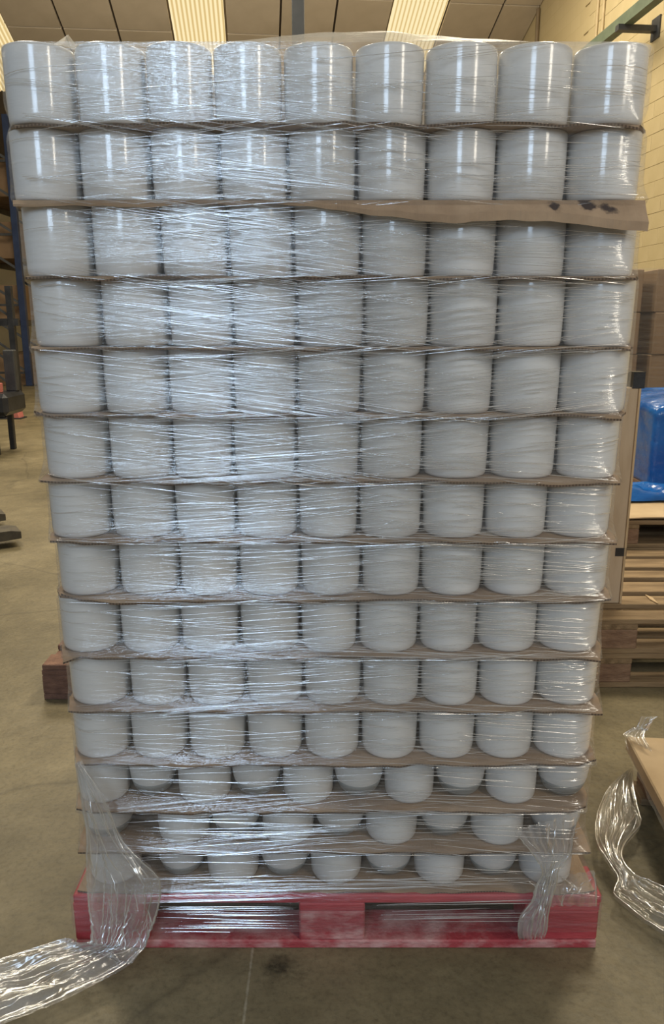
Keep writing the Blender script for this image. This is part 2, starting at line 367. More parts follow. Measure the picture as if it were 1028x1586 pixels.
# green rail with bracket on the right wall, conduits
b1, z1 = ray_wall(1008, 0, WALL_A - .42); b2, z2 = ray_wall(938, 58, WALL_A - .42); zr = (z1 + z2) / 2
rail = empty('wall_rail', (0, 0, 0), 'green steel rail carried on a bracket high on the cream block wall', 'rail', rz=YAW)
bar('rail_bar', (WALL_A - .42, b1 - 5, zr), (WALL_A - .42, b2 + 5, zr), .12, .14, M['green'], rail)
bb, bz = ray_wall(972, 21, WALL_A - .42)
for q in (bb,):
    bar('bracket', (WALL_A - .55, q, zr - .10), (WALL_A - .01, q, zr - .10), .10, .07, M['dark'], rail)
    box('wall_plate', (WALL_A - .025, q, zr - .22), (.03, .22, .26), M['dark'], rail)
rail['label'] = rail['label']
for px, r, mt, lab in ((833, .035, 'conduit_dark', 'brown vertical pipe on the cream wall near the roof corner'), (925, .022, 'conduit', 'thin cream conduit on the wall, farther of the pair'), (934, .022, 'conduit', 'thin cream conduit on the wall, nearer to the green rail')):
    b, z = ray_wall(px, 25, WALL_A - .04)
    o = tube('conduit', room(WALL_A - .04, b, 0), room(WALL_A - .04, b, roofz(b) - .05), r, M[mt]); tag(o, lab, 'pipe')

# ------------------------------------------------------------------ pallets
def pallet(name, x0, y0, z0, label, mats, group=None, width=1.2, depth=1.0, endw=.15, midw=.15, decks=6, face_worn=False):
    deckm, sidem, blockm = mats
    p = empty(name, (x0, y0, z0), label, 'pallet', group)
    rows = [.05, depth / 2, depth - .05]
    cols = [endw / 2, width / 2 - .01, width - endw / 2]; bw = [endw, midw, endw]
    bot = {}
    for i, y in enumerate(rows):
        box('bottom_board', (width / 2, y, 0), (width, .10, .022), deckm, p, .003)
    for x, w in zip(cols, bw):
        for y in rows:
            box('block', (x, y + random.uniform(-.003, .003), .022), (w, .10, .078), blockm if not (face_worn and x == cols[1]) else M['redworn'], p, .004)
        box('stringer_board', (x, depth / 2, .100), (w, depth, .022), sidem, p, .003)
    ys = [.05 + (depth - .10) * k / (decks - 1) for k in range(decks)]
    for k, y in enumerate(ys):
        w = .10 + (.03 if 0 < k < decks - 1 and k % 2 == 0 else 0)
        box('deck_board', (width / 2 + random.uniform(-.004, .004), y + random.uniform(-.006, .006) * (0 < k), .122), (width, w, .022), deckm, p, .003, rz=random.uniform(-.004, .004) * (0 < k))
    return p
PX0 = -.590
red = pallet('pallet', PX0, 1.501, 0, 'worn red wooden pallet carrying the tall stack of white pots', (M['red'], M['red'], M['red']), width=1.2, depth=1.0, endw=.17, face_worn=True)
for o in red.children:
    if o.name.startswith('bottom_board') and o.location.y < .1:
        o.data.materials.clear(); o.data.materials.append(M['redworn'])

# ------------------------------------------------------------------ the stack: sheets and pots
ZS = [None, 1.753, 1.6255, 1.4906, 1.360, 1.2304, 1.0999, .976, .8515, .7237, .600, .472, .357, .2526, .148]   # tops of the layer sheets
SL = [None, (22, 196), (18, 302), (40, 430), (47, 535), (53, 632), (60, 742), (77, 838), (93, 918), (97, 1026), (106, 1097), (118, 1182), (118, 1250), (121, 1318), (119, 1378)]
SR = [None, (990, 196), (1003, 335), (985, 428), (977, 541), (963, 645), (961, 747), (955, 840), (947, 925), (930, 1022), (933, 1102), (924, 1175), (908, 1240), (915, 1318), (921, 1378)]
TH = .004
YF = 1.522           # front of the pots
YE = 1.508           # front edge of the sheets
ROWPX = [
 (130, [10, 120, 229, 331, 438, 548, 657, 769, 884, 1001]),
 (252, [20, 125, 235, 341, 446, 552, 660, 767, 876, 992]),
 (372, [38, 144, 250, 354, 454, 559, 662, 768, 876, 984]),
 (484, [53, 159, 262, 361, 460, 564, 664, 770, 873, 980]),
 (590, [58, 162, 262, 361, 460, 560, 659, 762, 866, 971]),
 (694, [71, 171, 269, 361, 459, 557, 654, 757, 861, 955]),
 (791, [79, 173, 272, 366, 462, 555, 653, 750, 846, 946]),
 (883, [92, 185, 279, 370, 465, 559, 651, 747, 842, 940]),
 (972, [95, 187, 280, 371, 465, 554, 648, 738, 831, 928]),
 (1058, [108, 202, 290, 381, 470, 560, 650, 740, 830, 924]),
 (1141, [115, 203, 292, 382, 470, 558, 647, 735, 825, 916]),
]
LOWPX = [
 (1219, [(122, 200, 0), (200, 274, 1), (276, 358, 0), (358, 437, 1), (438, 516, 0), (516, 595, 1), (595, 672, 0), (673, 752, 1), (752, 830, 0), (831, 911, 1)]),
 (1286, [(126, 210, 1), (245, 325, 0), (326, 405, 1), (406, 486, 0), (486, 566, 1), (566, 646, 0), (648, 727, 1), (727, 812, 0), (813, 903, 1)]),
 (1345, [(140, 218, 0), (244, 321, 1), (321, 401, 0), (402, 481, 1), (481, 560, 0), (562, 640, 1), (641, 719, 0), (720, 803, 1), (804, 884, 0)]),
]
def lathe(name, prof, n=32):
    vs = []; fs = []; m = len(prof)
    for k in range(n):
        t = 2 * math.pi * k / n
        for r, z in prof: vs.append((r * math.cos(t), r * math.sin(t), z))
    for k in range(n):
        a, b = k * m, ((k + 1) % n) * m
        for i in range(m - 1): fs.append((a + i, b + i, b + i + 1, a + i + 1))
    fs.append(tuple(k * m for k in range(n))[::-1]); fs.append(tuple(k * m + m - 1 for k in range(n)))
    me = bpy.data.meshes.new(name); me.from_pydata(vs, [], fs); me.update()
    for p in me.polygons: p.use_smooth = len(p.vertices) == 4
    return me
R0, H0 = .0645, .124
def rim(r, h): return [(r, h - .006), (r - .0004, h - .0022), (r - .0016, h - .0006), (r - .005, h), (r - .009, h - .002), (r - .010, h - .012), (r - .013, .014), (r * .6, .010), (.004, .010)]
pot_me = lathe('pot', [(.004, 0), (R0 - .010, 0), (R0 - .0055, .0015), (R0 - .003, .006), (R0 - .0018, .016), (R0 - .0008, .06)] + rim(R0, H0))
R1, H1 = .0580, .104
cyl_me = lathe('pot', [(.004, 0), (R1 - .008, 0), (R1 - .0035, .002), (R1 - .0012, .008), (R1, .03)] + rim(R1, H1))
rnd_me = lathe('pot', [(.004, .0085), (R1 * .55, .0085), (R1 * .70, .011), (R1 * .84, .023), (R1 * .93, .040), (R1 * .985, .062), (R1, .085)] + rim(R1, H1))
foot_me = lathe('base', [(.004, 0), (R1 * .46, 0), (R1 * .60, .003), (R1 * .72, .0095), (R1 * .80, .0165), (R1 * .86, .025), (R1 * .91, .034), (R1 * .88, .0345), (R1 * .55, .011), (.004, .011)])
for me, mt in ((pot_me, 'pot'), (cyl_me, 'pot_dull'), (rnd_me, 'pot_dull'), (foot_me, 'pot_base')): me.materials.append(M[mt])
ORD = ['first', 'second', 'third', 'fourth', 'fifth', 'sixth', 'seventh', 'eighth', 'ninth', 'tenth']
ROWN = ['topmost row', 'second row from the top', 'third row from the top', 'fourth row from the top', 'fifth row from the top', 'sixth row from the top', 'seventh row from the top',
        'eighth row from the top', 'ninth row from the top', 'tenth row from the top', 'fourth row above the red pallet', 'third row above the red pallet', 'second row above the red pallet', 'lowest row, just above the red pallet']
def where(k, n):
    if k == 0: return 'leftmost'
    if k == n - 1: return 'rightmost'
    if k <= n // 2: return ORD[k] + ' from the left'
    return ORD[n - 1 - k] + ' from the right'
HULL = {}    # per row: (xl, xr, r)
def put_pot(me, X, Y, z, sx, sz, label, name='pot'):
    o = link_mesh(name, me, None, None, (X, Y, z)); o.scale = (sx, sx, sz)
    o.rotation_euler = (0, 0, random.uniform(0, 6.28))
    return tag(o, label, 'pot', 'white pots stacked on the red pallet')
for r, (py, bd) in enumerate(ROWPX):
    z = ZS[r + 1]; top = ZS[r] - TH - .0008 if r else ZS[1] + .1305
    yf = YF - (.016 if r == 0 else 0)
    zm = (z + top) / 2; Yc = yf + R0
    xs = [Xat(p, Yc, zm) for p in bd]
    for k in range(9):
        w = xs[k + 1] - xs[k]; sx = min(1.04, w / 2 / R0 * .974)
        dy = random.uniform(0, .004)
        put_pot(pot_me, (xs[k] + xs[k + 1]) / 2, yf + R0 * sx + dy, z + .0004, sx, (top - z) / H0,
                ('glossy ' if r < 4 else '') + 'white cylindrical pot, %s in the %s' % (where(k, 9), ROWN[r]))
    HULL[r] = (xs[0], xs[-1], R0, yf)
for q, (py, lst) in enumerate(LOWPX):
    r = 11 + q; z = ZS[r + 1]; top = ZS[r] - TH - .0008; zm = (z + top) / 2; n = len(lst)
    for k, (a, b, rd) in enumerate(lst):
        Yc = YF + R1 + (.013 if rd else .004) + random.uniform(0, .003)
        xa, xb = Xat(a, Yc, zm), Xat(b, Yc, zm); sx = min(1.04, (xb - xa) / 2 / R1 * .99)
        o = put_pot(rnd_me if rd else cyl_me, (xa + xb) / 2, Yc, z + .0004, sx, (top - z) / H1,
                    ('round-bottomed white pot with a grey base, %s in the %s' if rd else 'straight-sided white pot, %s in the %s') % (where(k, n).replace(' the ', ' '), ROWN[r].replace('the red pallet', 'pallet').replace(', just', '')))
        if rd: link_mesh('base', foot_me, None, o)
    HULL[r] = (Xat(lst[0][0], YF + R1, zm), Xat(lst[-1][1], YF + R1, zm), R1, YF)
# the rows behind the front one: low detail, seen only in the gaps
def lowpot(vs, fs, X, Y, z, r, h, n=14):
    b = len(vs)
    for (rr, zz) in ((r * .9, z + .0005), (r, z + .02), (r, z + h - .004), (r * .9, z + h)):
        for k in range(n):
            t = 2 * math.pi * k / n; vs.append((X + rr * math.cos(t), Y + rr * math.sin(t), zz))
    for i in range(3):
        for k in range(n): fs.append((b + i * n + k, b + i * n + (k + 1) % n, b + (i + 1) * n + (k + 1) % n, b + (i + 1) * n + k))
    fs.append(tuple(b + k for k in range(n))[::-1]); fs.append(tuple(b + 3 * n + k for k in range(n)))
vs, fs = [], []
for r in range(14):
    xl, xr, rr, yf = HULL[r]; z = ZS[r + 1]; top = ZS[r] - TH - .001 if r else ZS[1] + .127
    n = 9; w = (xr - xl) / n
    for k in range(n):
        for j in range(1, 7):
            if 1 < j < 6 and 0 < k < n - 1: continue
            lowpot(vs, fs, xl + w * (k + .5), YF + .07 + j * .134, z, w / 2 * .97, top - z)
o = mesh_obj('pots_behind', vs, fs, M['pot_dull'], smooth=False); o.name = 'pot_rows'
tag(o, 'further white pots filling the stack behind the front row', 'pots', kind='stuff')

# cardboard layer sheets
SHEETX = {}; SHEETB = {}
for i in range(1, 15):
    z = ZS[i]; xl = atY(SL[i][0], SL[i][1], YE).x; xr = atY(SR[i][0], SR[i][1], YE).x
    if i == 2: xr -= .004
    SHEETX[i] = (xl, xr)
    near = [HULL[r] for r in (i - 1, i) if r in HULL]
    # the front corners are crushed in by the film; behind them the sheet has its full width
    SHEETB[i] = (min([xl] + [h[0] - .004 for h in near]) - xl, max([xr] + [h[1] + .004 for h in near]) - xr)
def widen(i, x, y):
    xl, xr = SHEETX[i]; t = min(1, max(0, (x - xl) / (xr - xl))); f = min(1, max(0, (y - YE - .004) / .07))
    return x + f * (SHEETB[i][0] * (1 - t) ** 3 + SHEETB[i][1] * t ** 3)
def sheet(i):
    z = ZS[i]; xl, xr = SHEETX[i]; nx = 90
    over = [0.0, .006, .012, .02, .06, .5, .975]
    zl, zr = atY(*SL[i], YE).z, atY(*SR[i], YE).z
    cols = []
    for a in range(nx + 1):
        t = a / nx; x = xl + (xr - xl) * t; row = []
        for k, d in enumerate(over):
            fall = max(0.0, 1 - d / .016)
            wob = 1.3 * N3(x * 7 + i * 5.3, i * 3.1, .3)
            yo = .005 * wob + (.003 * N3(x * 30, i, 2))
            dz = .0075 * N3(x * 8, i * 7.7, 5) + .003 * N3(x * 23, i * 3.3, 9) - .002
            ext = drop = 0.0
            if i == 2:      # the second sheet hangs out on the right and its rim is folded down
                k2 = min(1, max(0, (x + .12) / .35)); ext = .020 * k2; drop = .020 * k2 + .006
                if x > .42: drop += (x - .42) * .08
            edge = min(t, 1 - t)
            if edge < .03 and i != 2:
                want = (zl if t < .5 else zr) - z
                dz += max(-.02, min(.022, want)) * (1 - edge / .03) * .8
            y = YE + d + (yo - ext) * fall
            row.append((widen(i, x, y), y, z + (dz - drop) * fall))
        cols.append(row)
    m = len(over); vs = [v for c in cols for v in c]; b = len(vs); vs += [(x, y, zz - TH) for (x, y, zz) in vs]
    if i == 2:      # lip of the folded rim
        for a in range(nx + 1):
            x, y, zz = vs[b + a * m]; k2 = min(1, max(0, (x + .10) / .4)); vs[b + a * m] = (x, y + .002, zz - .012 * k2)
    fs = []
    for a in range(nx):
        for k in range(m - 1):
            p, q = a * m + k, (a + 1) * m + k
            fs += [(p, q, q + 1, p + 1), (b + p, b + p + 1, b + q + 1, b + q)]
        p, q = a * m, (a + 1) * m
        fs += [(p, b + p, b + q, q), (p + m - 1, q + m - 1, b + q + m - 1, b + p + m - 1)]
    for k in range(m - 1):
        fs += [(k, k + 1, b + k + 1, b + k), (nx * m + k, b + nx * m + k, b + nx * m + k + 1, nx * m + k + 1)]
    mat = M['card']
    if i == 2:
        st = [(tuple(atY(862, 319, 1.487)), .006), (tuple(atY(917, 313, 1.487)), .010), (tuple(atY(943, 319, 1.487)), .005), (tuple(atY(955, 322, 1.49)), .004)]
        mat = sheet_mat('stained_cardboard', st)
    o = mesh_obj('cardboard_sheet', vs, fs, mat, smooth=False)
    o.data.materials.append(M['card_edge_shaded'])
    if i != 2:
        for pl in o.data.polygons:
            if abs(pl.normal.z) < .5: pl.material_index = 1  # upright rims get the brown with shade painted in
    lab = ('brown cardboard sheet lying on the red pallet under the lowest pots' if i == 14 else
           'wide brown cardboard sheet with a folded stained rim under the second row of pots' if i == 2 else
           'thin brown cardboard layer sheet directly under the ' + (ROWN[i - 1]) + ' of pots')
    tag(o, lab, 'cardboard sheet', 'cardboard sheets between the layers of pots')
for i in range(1, 15): sheet(i)

# ------------------------------------------------------------------ stretch film round the stack
YB = YE + .98
def weight(z):
    """(row, w): how far the film stands out to the sheet rims at height z"""
    best = 0; bi = None
    for i in range(1, 15):
        d = z - ZS[i]; s = .045 if d >= 0 else .016
        k = max(0.0, 1 - abs(d + .002) / s) ** 1.7
        if k > best: best, bi = k, i
    r = 0
    for i in range(1, 15):
        if z < ZS[i]: r = min(13, i)
    return r, bi, best
def outline(xl, xr, yf, yb, rad):
    P = []
    for k in range(61): P.append((xl + rad + (xr - xl - 2 * rad) * k / 60, yf))
    def arc(cx, cy, a0, a1, n=9):
        for k in range(1, n): 
            t = a0 + (a1 - a0) * k / n; P.append((cx + rad * math.cos(t), cy + rad * math.sin(t)))
    arc(xr - rad, yf + rad, -math.pi / 2, 0)
    for k in range(15): P.append((xr, yf + rad + (yb - yf - 2 * rad) * k / 14))
    arc(xr - rad, yb - rad, 0, math.pi / 2)
    for k in range(15): P.append((xr - rad - (xr - xl - 2 * rad) * k / 14, yb))
    arc(xl + rad, yb - rad, math.pi / 2, math.pi)
    for k in range(15): P.append((xl, yb - rad - (yb - yf - 2 * rad) * k / 14))
    arc(xl + rad, yf + rad, math.pi, 1.5 * math.pi)
    return P
def film_ring(z):
    if z < .146:
        k = 1.0; A = outline(PX0 - .004, PX0 + 1.204, 1.4965, 2.505, .006)
        return A
    r, bi, w = weight(z)
    def hull(r): 
        xl, xr, rad, yf = HULL[r]; return outline(xl - .0015, xr + .0015, yf - .0025, YB - .01, rad)
    A = hull(r)
    if bi is None or w <= 0: return A
    xl, xr = SHEETX[bi]
    ex = .022 if bi == 2 else .0
    B = [(widen(bi, x, y), y) for x, y in outline(xl - .002, xr + .002, YE - .0085, YB + .004, .006)]
    out = []
    for (ax, ay), (bx_, by) in zip(A, B):
        out.append((ax + (bx_ - ax) * w, ay + (by - ay) * w))
    return out
zlist = [.050, .075, .10, .125, .144]
for i in range(14, 0, -1):
    top = ZS[i - 1] if i > 1 else ZS[1] + .1325
    z0 = ZS[i]
    zlist += [z0 - .001, z0 + .004, z0 + .010, z0 + .018, z0 + .028, z0 + .040, z0 + (top - z0) * .55, top - .019, top - .013, top - .008, top - .005]
zlist = sorted(set(round(z, 5) for z in zlist))
film = empty('stretch_film', (0.009, 1.5, .05), 'clear stretch film wound tightly round the stack of white pots, streaked with creases', 'film')
FO = Vector((0.009, 1.5, .05))
rings = [film_ring(z) for z in zlist]
n = len(rings[0]); vs = []; fs = []
for z, R in zip(zlist, rings):
    for (x, y) in R: vs.append(Vector((x, y - .0012 * (1 + N3(x * 12, z * 14, 1)), z)) - FO)
for j in range(len(rings) - 1):
    for k in range(n): fs.append((j * n + k, j * n + (k + 1) % n, (j + 1) * n + (k + 1) % n, (j + 1) * n + k))
mesh_obj('film_wrap', vs, fs, M['film'], film, smooth=True)
# loose film over the top
R = rings[-1]; xl = min(p[0] for p in R); xr = max(p[0] for p in R); yf = min(p[1] for p in R); zt = zlist[-1]
vs, fs = [], []; nx, ny = 70, 24
for j in range(ny + 1):
    for i in range(nx + 1):
        s, t = i / nx, j / ny
        x = xl + (xr - xl) * s; y = yf + (YB - yf) * t
        cx = min(s, 1 - s) * (xr - xl)
        if cx < R0:
            y = max(y, yf + R0 - math.sqrt(max(0, R0 ** 2 - (R0 - cx) ** 2)))
        env = min(1, t / .12) ** .6 * min(1, (1 - t) / .15)
        bul = .012 + .05 * math.exp(-((s - .55) / .20) ** 2) + .012 * math.exp(-((s - .79) / .06) ** 2)
        z = zt + env * (bul * (.8 + .4 * N3(x * 3, y * 4, 2)) + .004 * N3(x * 14, y * 9, 6))
        z += .055 * max(0, 1 - math.hypot((x - (xl + .115)) / .016, (y - yf - .10) / .04))
        if s > .93 or s < .04: z -= env * bul * .6
        vs.append(Vector((x, y, z)) - FO)
for j in range(ny):
    for i in range(nx): fs.append((j * (nx + 1) + i, j * (nx + 1) + i + 1, (j + 1) * (nx + 1) + i + 1, (j + 1) * (nx + 1) + i))
mesh_obj('top_cover', vs, fs, M['film_top'], film, smooth=True)
# fine raised creases on the front of the film
def front_y(x, z):
    r, bi, w = weight(z)
    if z < .146: return 1.4955
    xl, xr, rad, yf = HULL[r]; y = yf - .003
    dx = max(0, xl + rad - x, x - (xr - rad)); dx = min(dx, rad * .98)
    y += rad - math.sqrt(rad * rad - dx * dx)
    if bi: y += (YE - .0095 - y) * w
    return y - .0022
vs, fs = [], []
def crease(x0, z0, L, slope, w, h, curve=0.0):
    m = max(5, int(L / .014)); b = len(vs); c = 0
    for k in range(m + 1):
        t = k / m; x = x0 + L * t; z = z0 + slope * L * t + curve * math.sin(math.pi * t) + .0002 * N3(x * 40, z0 * 30, 1)
        r, _, _ = weight(z); xl, xr, rad, yf = HULL[r]
        lo, hi = xl + .012, xr - .012
        _, bi_, w_ = weight(z)
        if bi_ and w_ > 0: lo, hi = max(lo, SHEETX[bi_][0] + .016), min(hi, SHEETX[bi_][1] - .016)
        if x < lo or x > hi or z > ZS[1] + .125 or z < .05: 
            if c: break
            continue
        e = math.sin(math.pi * min(1, max(.03, t))) ** .5; y = front_y(x, z)
        for (dz, dy) in ((-.5 * w * e, .0002), (-.22 * w * e, -h * e), (.22 * w * e, -h * e), (.5 * w * e, .0002)): vs.append(Vector((x, y + dy, z + dz)) - FO)
        c += 1
    for k in range(c - 1):
        for q in range(3): fs.append((b + k * 4 + q, b + (k + 1) * 4 + q, b + (k + 1) * 4 + q + 1, b + k * 4 + q + 1))
    if c < 2:
        del vs[b:]
rnd = random.Random(21)
def dens(x, z):
    u = math.exp(-((x + .12) / .26) ** 2) * math.exp(-((z - 1.45) / .38) ** 2)
    v = .45 * math.exp(-((x + .05) / .38) ** 2) * math.exp(-((z - .9) / .5) ** 2)
    e = .22 + (.22 if x > 0 else 0)
    if x < -.42: e *= .3
    return min(1, u + v + e) * (.55 if z < .55 else 1)
made = 0
while made < 2300:
    x = rnd.uniform(-.58, .55); z = rnd.uniform(.16, 1.86)
    if rnd.random() > dens(x, z): continue
    reg = N3(x * 2.2, z * 3.1, 7)
    if x < .1: sl = (-.13 if z > 1.05 else .07) if rnd.random() < .62 else (.07 if z > 1.05 else -.05)
    else: sl = (-.05 if z < 1.15 or z > 1.45 else .10) if rnd.random() < .75 else .06
    L = rnd.choice((.03, .05, .08, .12, .2, .32, .4)) * rnd.uniform(.7, 1.4)
    w = rnd.uniform(.0006, .0016) * (1.6 if rnd.random() < .12 else 1)
    crease(x - L * .4, z, L, sl + rnd.gauss(0, .025), w, w * .45, rnd.gauss(0, .002)); made += 1
# bundles of creases that run together
for (x, z, L, sl, nn, sp) in ((-.48, 1.60, .55, -.14, 9, .05), (-.35, 1.72, .45, -.10, 9, .05), (-.52, 1.46, .6, -.16, 7, .05), (-.40, 1.12, .55, .06, 14, .03), (-.30, 1.34, .5, -.10, 12, .05), (-.1, 1.42, .25, .02, 14, .05),
                              (-.38, .985, .35, .05, 10, .02), (.08, .93, .42, -.03, 8, .06), (.12, 1.28, .38, .10, 8, .05), (.22, 1.66, .3, -.02, 9, .06), (-.4, .62, .5, .05, 9, .04), (.05, .66, .3, -.05, 7, .05), (-.45, .15, .4, .02, 14, .03),
                              (-.44, .32, .6, -.02, 12, .03), (.0, .36, .45, -.04, 10, .03), (-.42, .27, .5, .04, 9, .03), (-.4, .085, .33, .0, 26, .035), (.1, .10, .4, .02, 9, .03), (-.3, .165, .8, .01, 9, .01)):
    for _ in range(nn):
        l = L * rnd.uniform(.35, 1); w = rnd.uniform(.0008, .0020)
        crease(x + rnd.uniform(0, L - l), z + rnd.uniform(-sp, sp), l, sl + rnd.gauss(0, .012), w, w * .45)
o = mesh_obj('film_creases', vs, fs, M['crease'], film, smooth=True); o['kind'] = 'stuff'

def crumple_strip(name, rows, mat, parent, na=36, sub=10, amp=.012, seed=0, layers=2, fold=5.0, org=Vector((0, 0, 0)), rough_=1.0, strands=0):
    """a loose strip of film lofted through rows of (left point, right point), pleated along its length"""
    vs, fs = [], []
    for L in range(layers):
        base = len(vs); cnt = 0
        for s in range(len(rows) - 1):
            for q in range(sub + (1 if s == len(rows) - 2 else 0)):
                t = q / sub; a0 = rows[max(0, s - 1)]; a1 = rows[s]; a2 = rows[s + 1]; a3 = rows[min(len(rows) - 1, s + 2)]
                def cr(k): 
                    p0, p1, p2, p3 = a0[k], a1[k], a2[k], a3[k]
                    return .5 * ((2 * p1) + (p2 - p0) * t + (2 * p0 - 5 * p1 + 4 * p2 - p3) * t * t + (3 * p1 - p0 - 3 * p2 + p3) * t ** 3)
                l, r = cr(0), cr(1); width = (r - l).length
                tang = (a2[0] + a2[1] - a1[0] - a1[1])
                nrm = (r - l).cross(tang)
                nrm = nrm.normalized() if nrm.length > 1e-6 else Vector((0, -1, 0))
                if nrm.y > 0 and abs(nrm.y) > abs(nrm.z): nrm = -nrm
                if abs(nrm.z) >= abs(nrm.y) and nrm.z < 0: nrm = -nrm
                for i in range(na + 1):
                    u = i / na; v = (s + t)
                    pl = math.sin(u * fold * 6.28 + 2.2 * N3(v * .9, seed + L * 9, u * 2)) * .35
                    cru = N3(u * 5 + L * 3.3, v * .8, seed) + .45 * abs(N3(u * 12, v * 1.5 + L, seed + 3)) + .25 * abs(N3(u * 24, v * 4, seed + 5))
                    edge = min(1, 6 * min(u, 1 - u) + .25)
                    p = l.lerp(r, u) + nrm * (amp * edge * (pl * 1.2 + cru * rough_) + amp * .9 + L * amp * .8)
                    p += (r - l).normalized() * (.02 * width * N3(v * 5, L, seed + 8) * (1 if L else 1))
                    if p.z < .003: p.z = .003 + .002 * abs(N3(u * 20, v * 10, 4))
                    vs.append(p - org)
                cnt += 1
        for j in range(cnt - 1):
            for i in range(na):
                k = base + j * (na + 1) + i; fs.append((k, k + 1, k + na + 2, k + na + 1))
    o = mesh_obj(name, vs, fs, mat, parent, smooth=True)
    if strands:
        V, Fc = [], []; rs = random.Random(seed * 7 + 1); tot = len(vs) // layers // (na + 1)
        base = (layers - 1) * tot * (na + 1)
        for q in range(strands):
            u0 = (0.0 if q == 0 else 1.0 if q == 1 else rs.random()); du = rs.uniform(-.25, .25) if q > 1 else 0
            j0 = 0 if q < 2 else rs.randint(0, int(tot * .75)); j1 = tot - 1 if q < 2 else min(tot - 1, j0 + rs.randint(int(tot * .08), int(tot * .45)))
            w = rs.uniform(.0008, .002) if q > 1 else .0022
            b = len(V); c = 0
            for j in range(j0, j1 + 1):
                t = (j - j0) / max(1, j1 - j0); u = min(1, max(0, u0 + du * t)); ii = u * na; i0 = min(na - 1, int(ii)); fr = ii - i0
                r0 = base + j * (na + 1)
                p = vs[r0 + i0].lerp(vs[r0 + i0 + 1], fr); side = (vs[r0 + na] - vs[r0]).normalized()
                k = w * math.sin(math.pi * min(1, max(.05, t))) ** .4
                up = Vector((0, -.6, .8)) * k * 1.1
                V += [p - side * k, p + up, p + side * k]; c += 1
            for j in range(c - 1):
                for e in range(2): Fc.append((b + j * 3 + e, b + (j + 1) * 3 + e, b + (j + 1) * 3 + e + 1, b + j * 3 + e + 1))
        so = mesh_obj(name + '_folds', V, Fc, M['crease'], parent if parent else o, smooth=True); so['kind'] = 'stuff'
    return o
def Y2(a, b, Y): return (atY(a[0], a[1], Y), atY(b[0], b[1], Y))
def Z2(a, b, z, z2=None): return (atZ(a[0], a[1], z), atZ(b[0], b[1], z if z2 is None else z2))
rows = [Y2((122, 1176), (128, 1176), 1.501), Y2((130, 1230), (165, 1230), 1.492), Y2((138, 1282), (190, 1290), 1.486), Y2((139, 1330), (222, 1325), 1.480),
        Y2((140, 1360), (250, 1357), 1.478), Y2((142, 1392), (246, 1402), 1.476), Y2((146, 1425), (236, 1432), 1.472), Y2((140, 1455), (222, 1466), 1.462),
        Z2((105, 1464), (200, 1500), .030), Z2((58, 1478), (140, 1535), .024), Z2((0, 1498), (70, 1568), .02), Z2((-70, 1520), (-10, 1600), .02), Z2((-130, 1540), (-90, 1640), .02)]
crumple_strip('loose_tail', rows, M['tail'], film, amp=.012, seed=3, org=FO, sub=12, na=48, fold=3, strands=60)
rows = [Y2((795, 1283), (893, 1256), 1.498), Y2((808, 1300), (885, 1290), 1.494), Y2((826, 1322), (880, 1318), 1.490), Y2((838, 1345), (862, 1342), 1.486), Y2((828, 1368), (858, 1366), 1.484),
        Y2((822, 1390), (850, 1392), 1.482), Y2((805, 1412), (846, 1415), 1.482), Y2((800, 1432), (844, 1436), 1.480), Y2((802, 1450), (840, 1446), 1.480)]
crumple_strip('gathered_end', rows, M['tail'], film, amp=.007, seed=11, org=FO, sub=8, na=40, fold=7, strands=40)
rows = [Y2((815, 1362), (918, 1346), 1.490), Y2((828, 1372), (921, 1366), 1.488), Y2((826, 1384), (922, 1382), 1.484), Y2((835, 1400), (922, 1402), 1.484)]
crumple_strip('corner_bunch', rows, M['tail'], film, amp=.005, seed=17, org=FO, sub=10, na=40, fold=6, layers=1, strands=16)

# crumpled film lying on the floor to the right
rows = [Z2((968, 1207), (977, 1203), .05), Z2((940, 1232), (978, 1226), .045), Z2((928, 1258), (985, 1258), .035), Z2((921, 1290), (990, 1288), .03), Z2((925, 1322), (966, 1320), .03), Z2((941, 1348), (962, 1344), .03),
        Z2((954, 1372), (980, 1366), .025), Z2((948, 1396), (1000, 1376), .02), Z2((975, 1420), (1028, 1390), .02), Z2((1010, 1446), (1062, 1410), .02), Z2((1060, 1475), (1110, 1430), .02)]
org = Vector((.8, 1.85, 0))
o = crumple_strip('film_scrap', rows, M['tail_warm'], None, amp=.016, seed=23, org=org, sub=10, na=36, fold=4, strands=45); o.location = org
tag(o, 'crumpled twisted strip of clear film lying on the floor beside the red pallet', 'film')

# ------------------------------------------------------------------ pallets and goods behind
wood = (M['wood'], M['wood_side'], M['wood_dark'])
pallet('pallet', -1.105, 2.72, 0, 'dark wooden pallet on the floor peeking out left behind the stack', (M['wood_red'], M['wood_red'], M['wood_red']), 'plain wooden pallets', endw=.15)
A0 = .51
for k, lab in ((0, 'wooden pallet on the floor, lower of the two behind the stack'), (1, 'worn wooden pallet lying on another, slatted deck facing up under the tall board')):
    pallet('pallet', A0 + k * .01, 2.82, .1445 * k, lab, wood, 'plain wooden pallets', depth=.95, midw=.16, decks=6)
for (q, y0) in ((0, 3.80), (1, 4.78)):
    for k in range(3):
        nm = ['lowest', 'middle', 'topmost'][k]
        pallet('pallet', 1.42, y0, .1335 * k if False else .1445 * k, '%s wooden pallet in the %s pile under the blue wrapped load' % (nm, 'nearer' if q == 0 else 'farther'), wood, 'plain wooden pallets', depth=.95, decks=6, endw=.14)
ZP = .1445 * 3
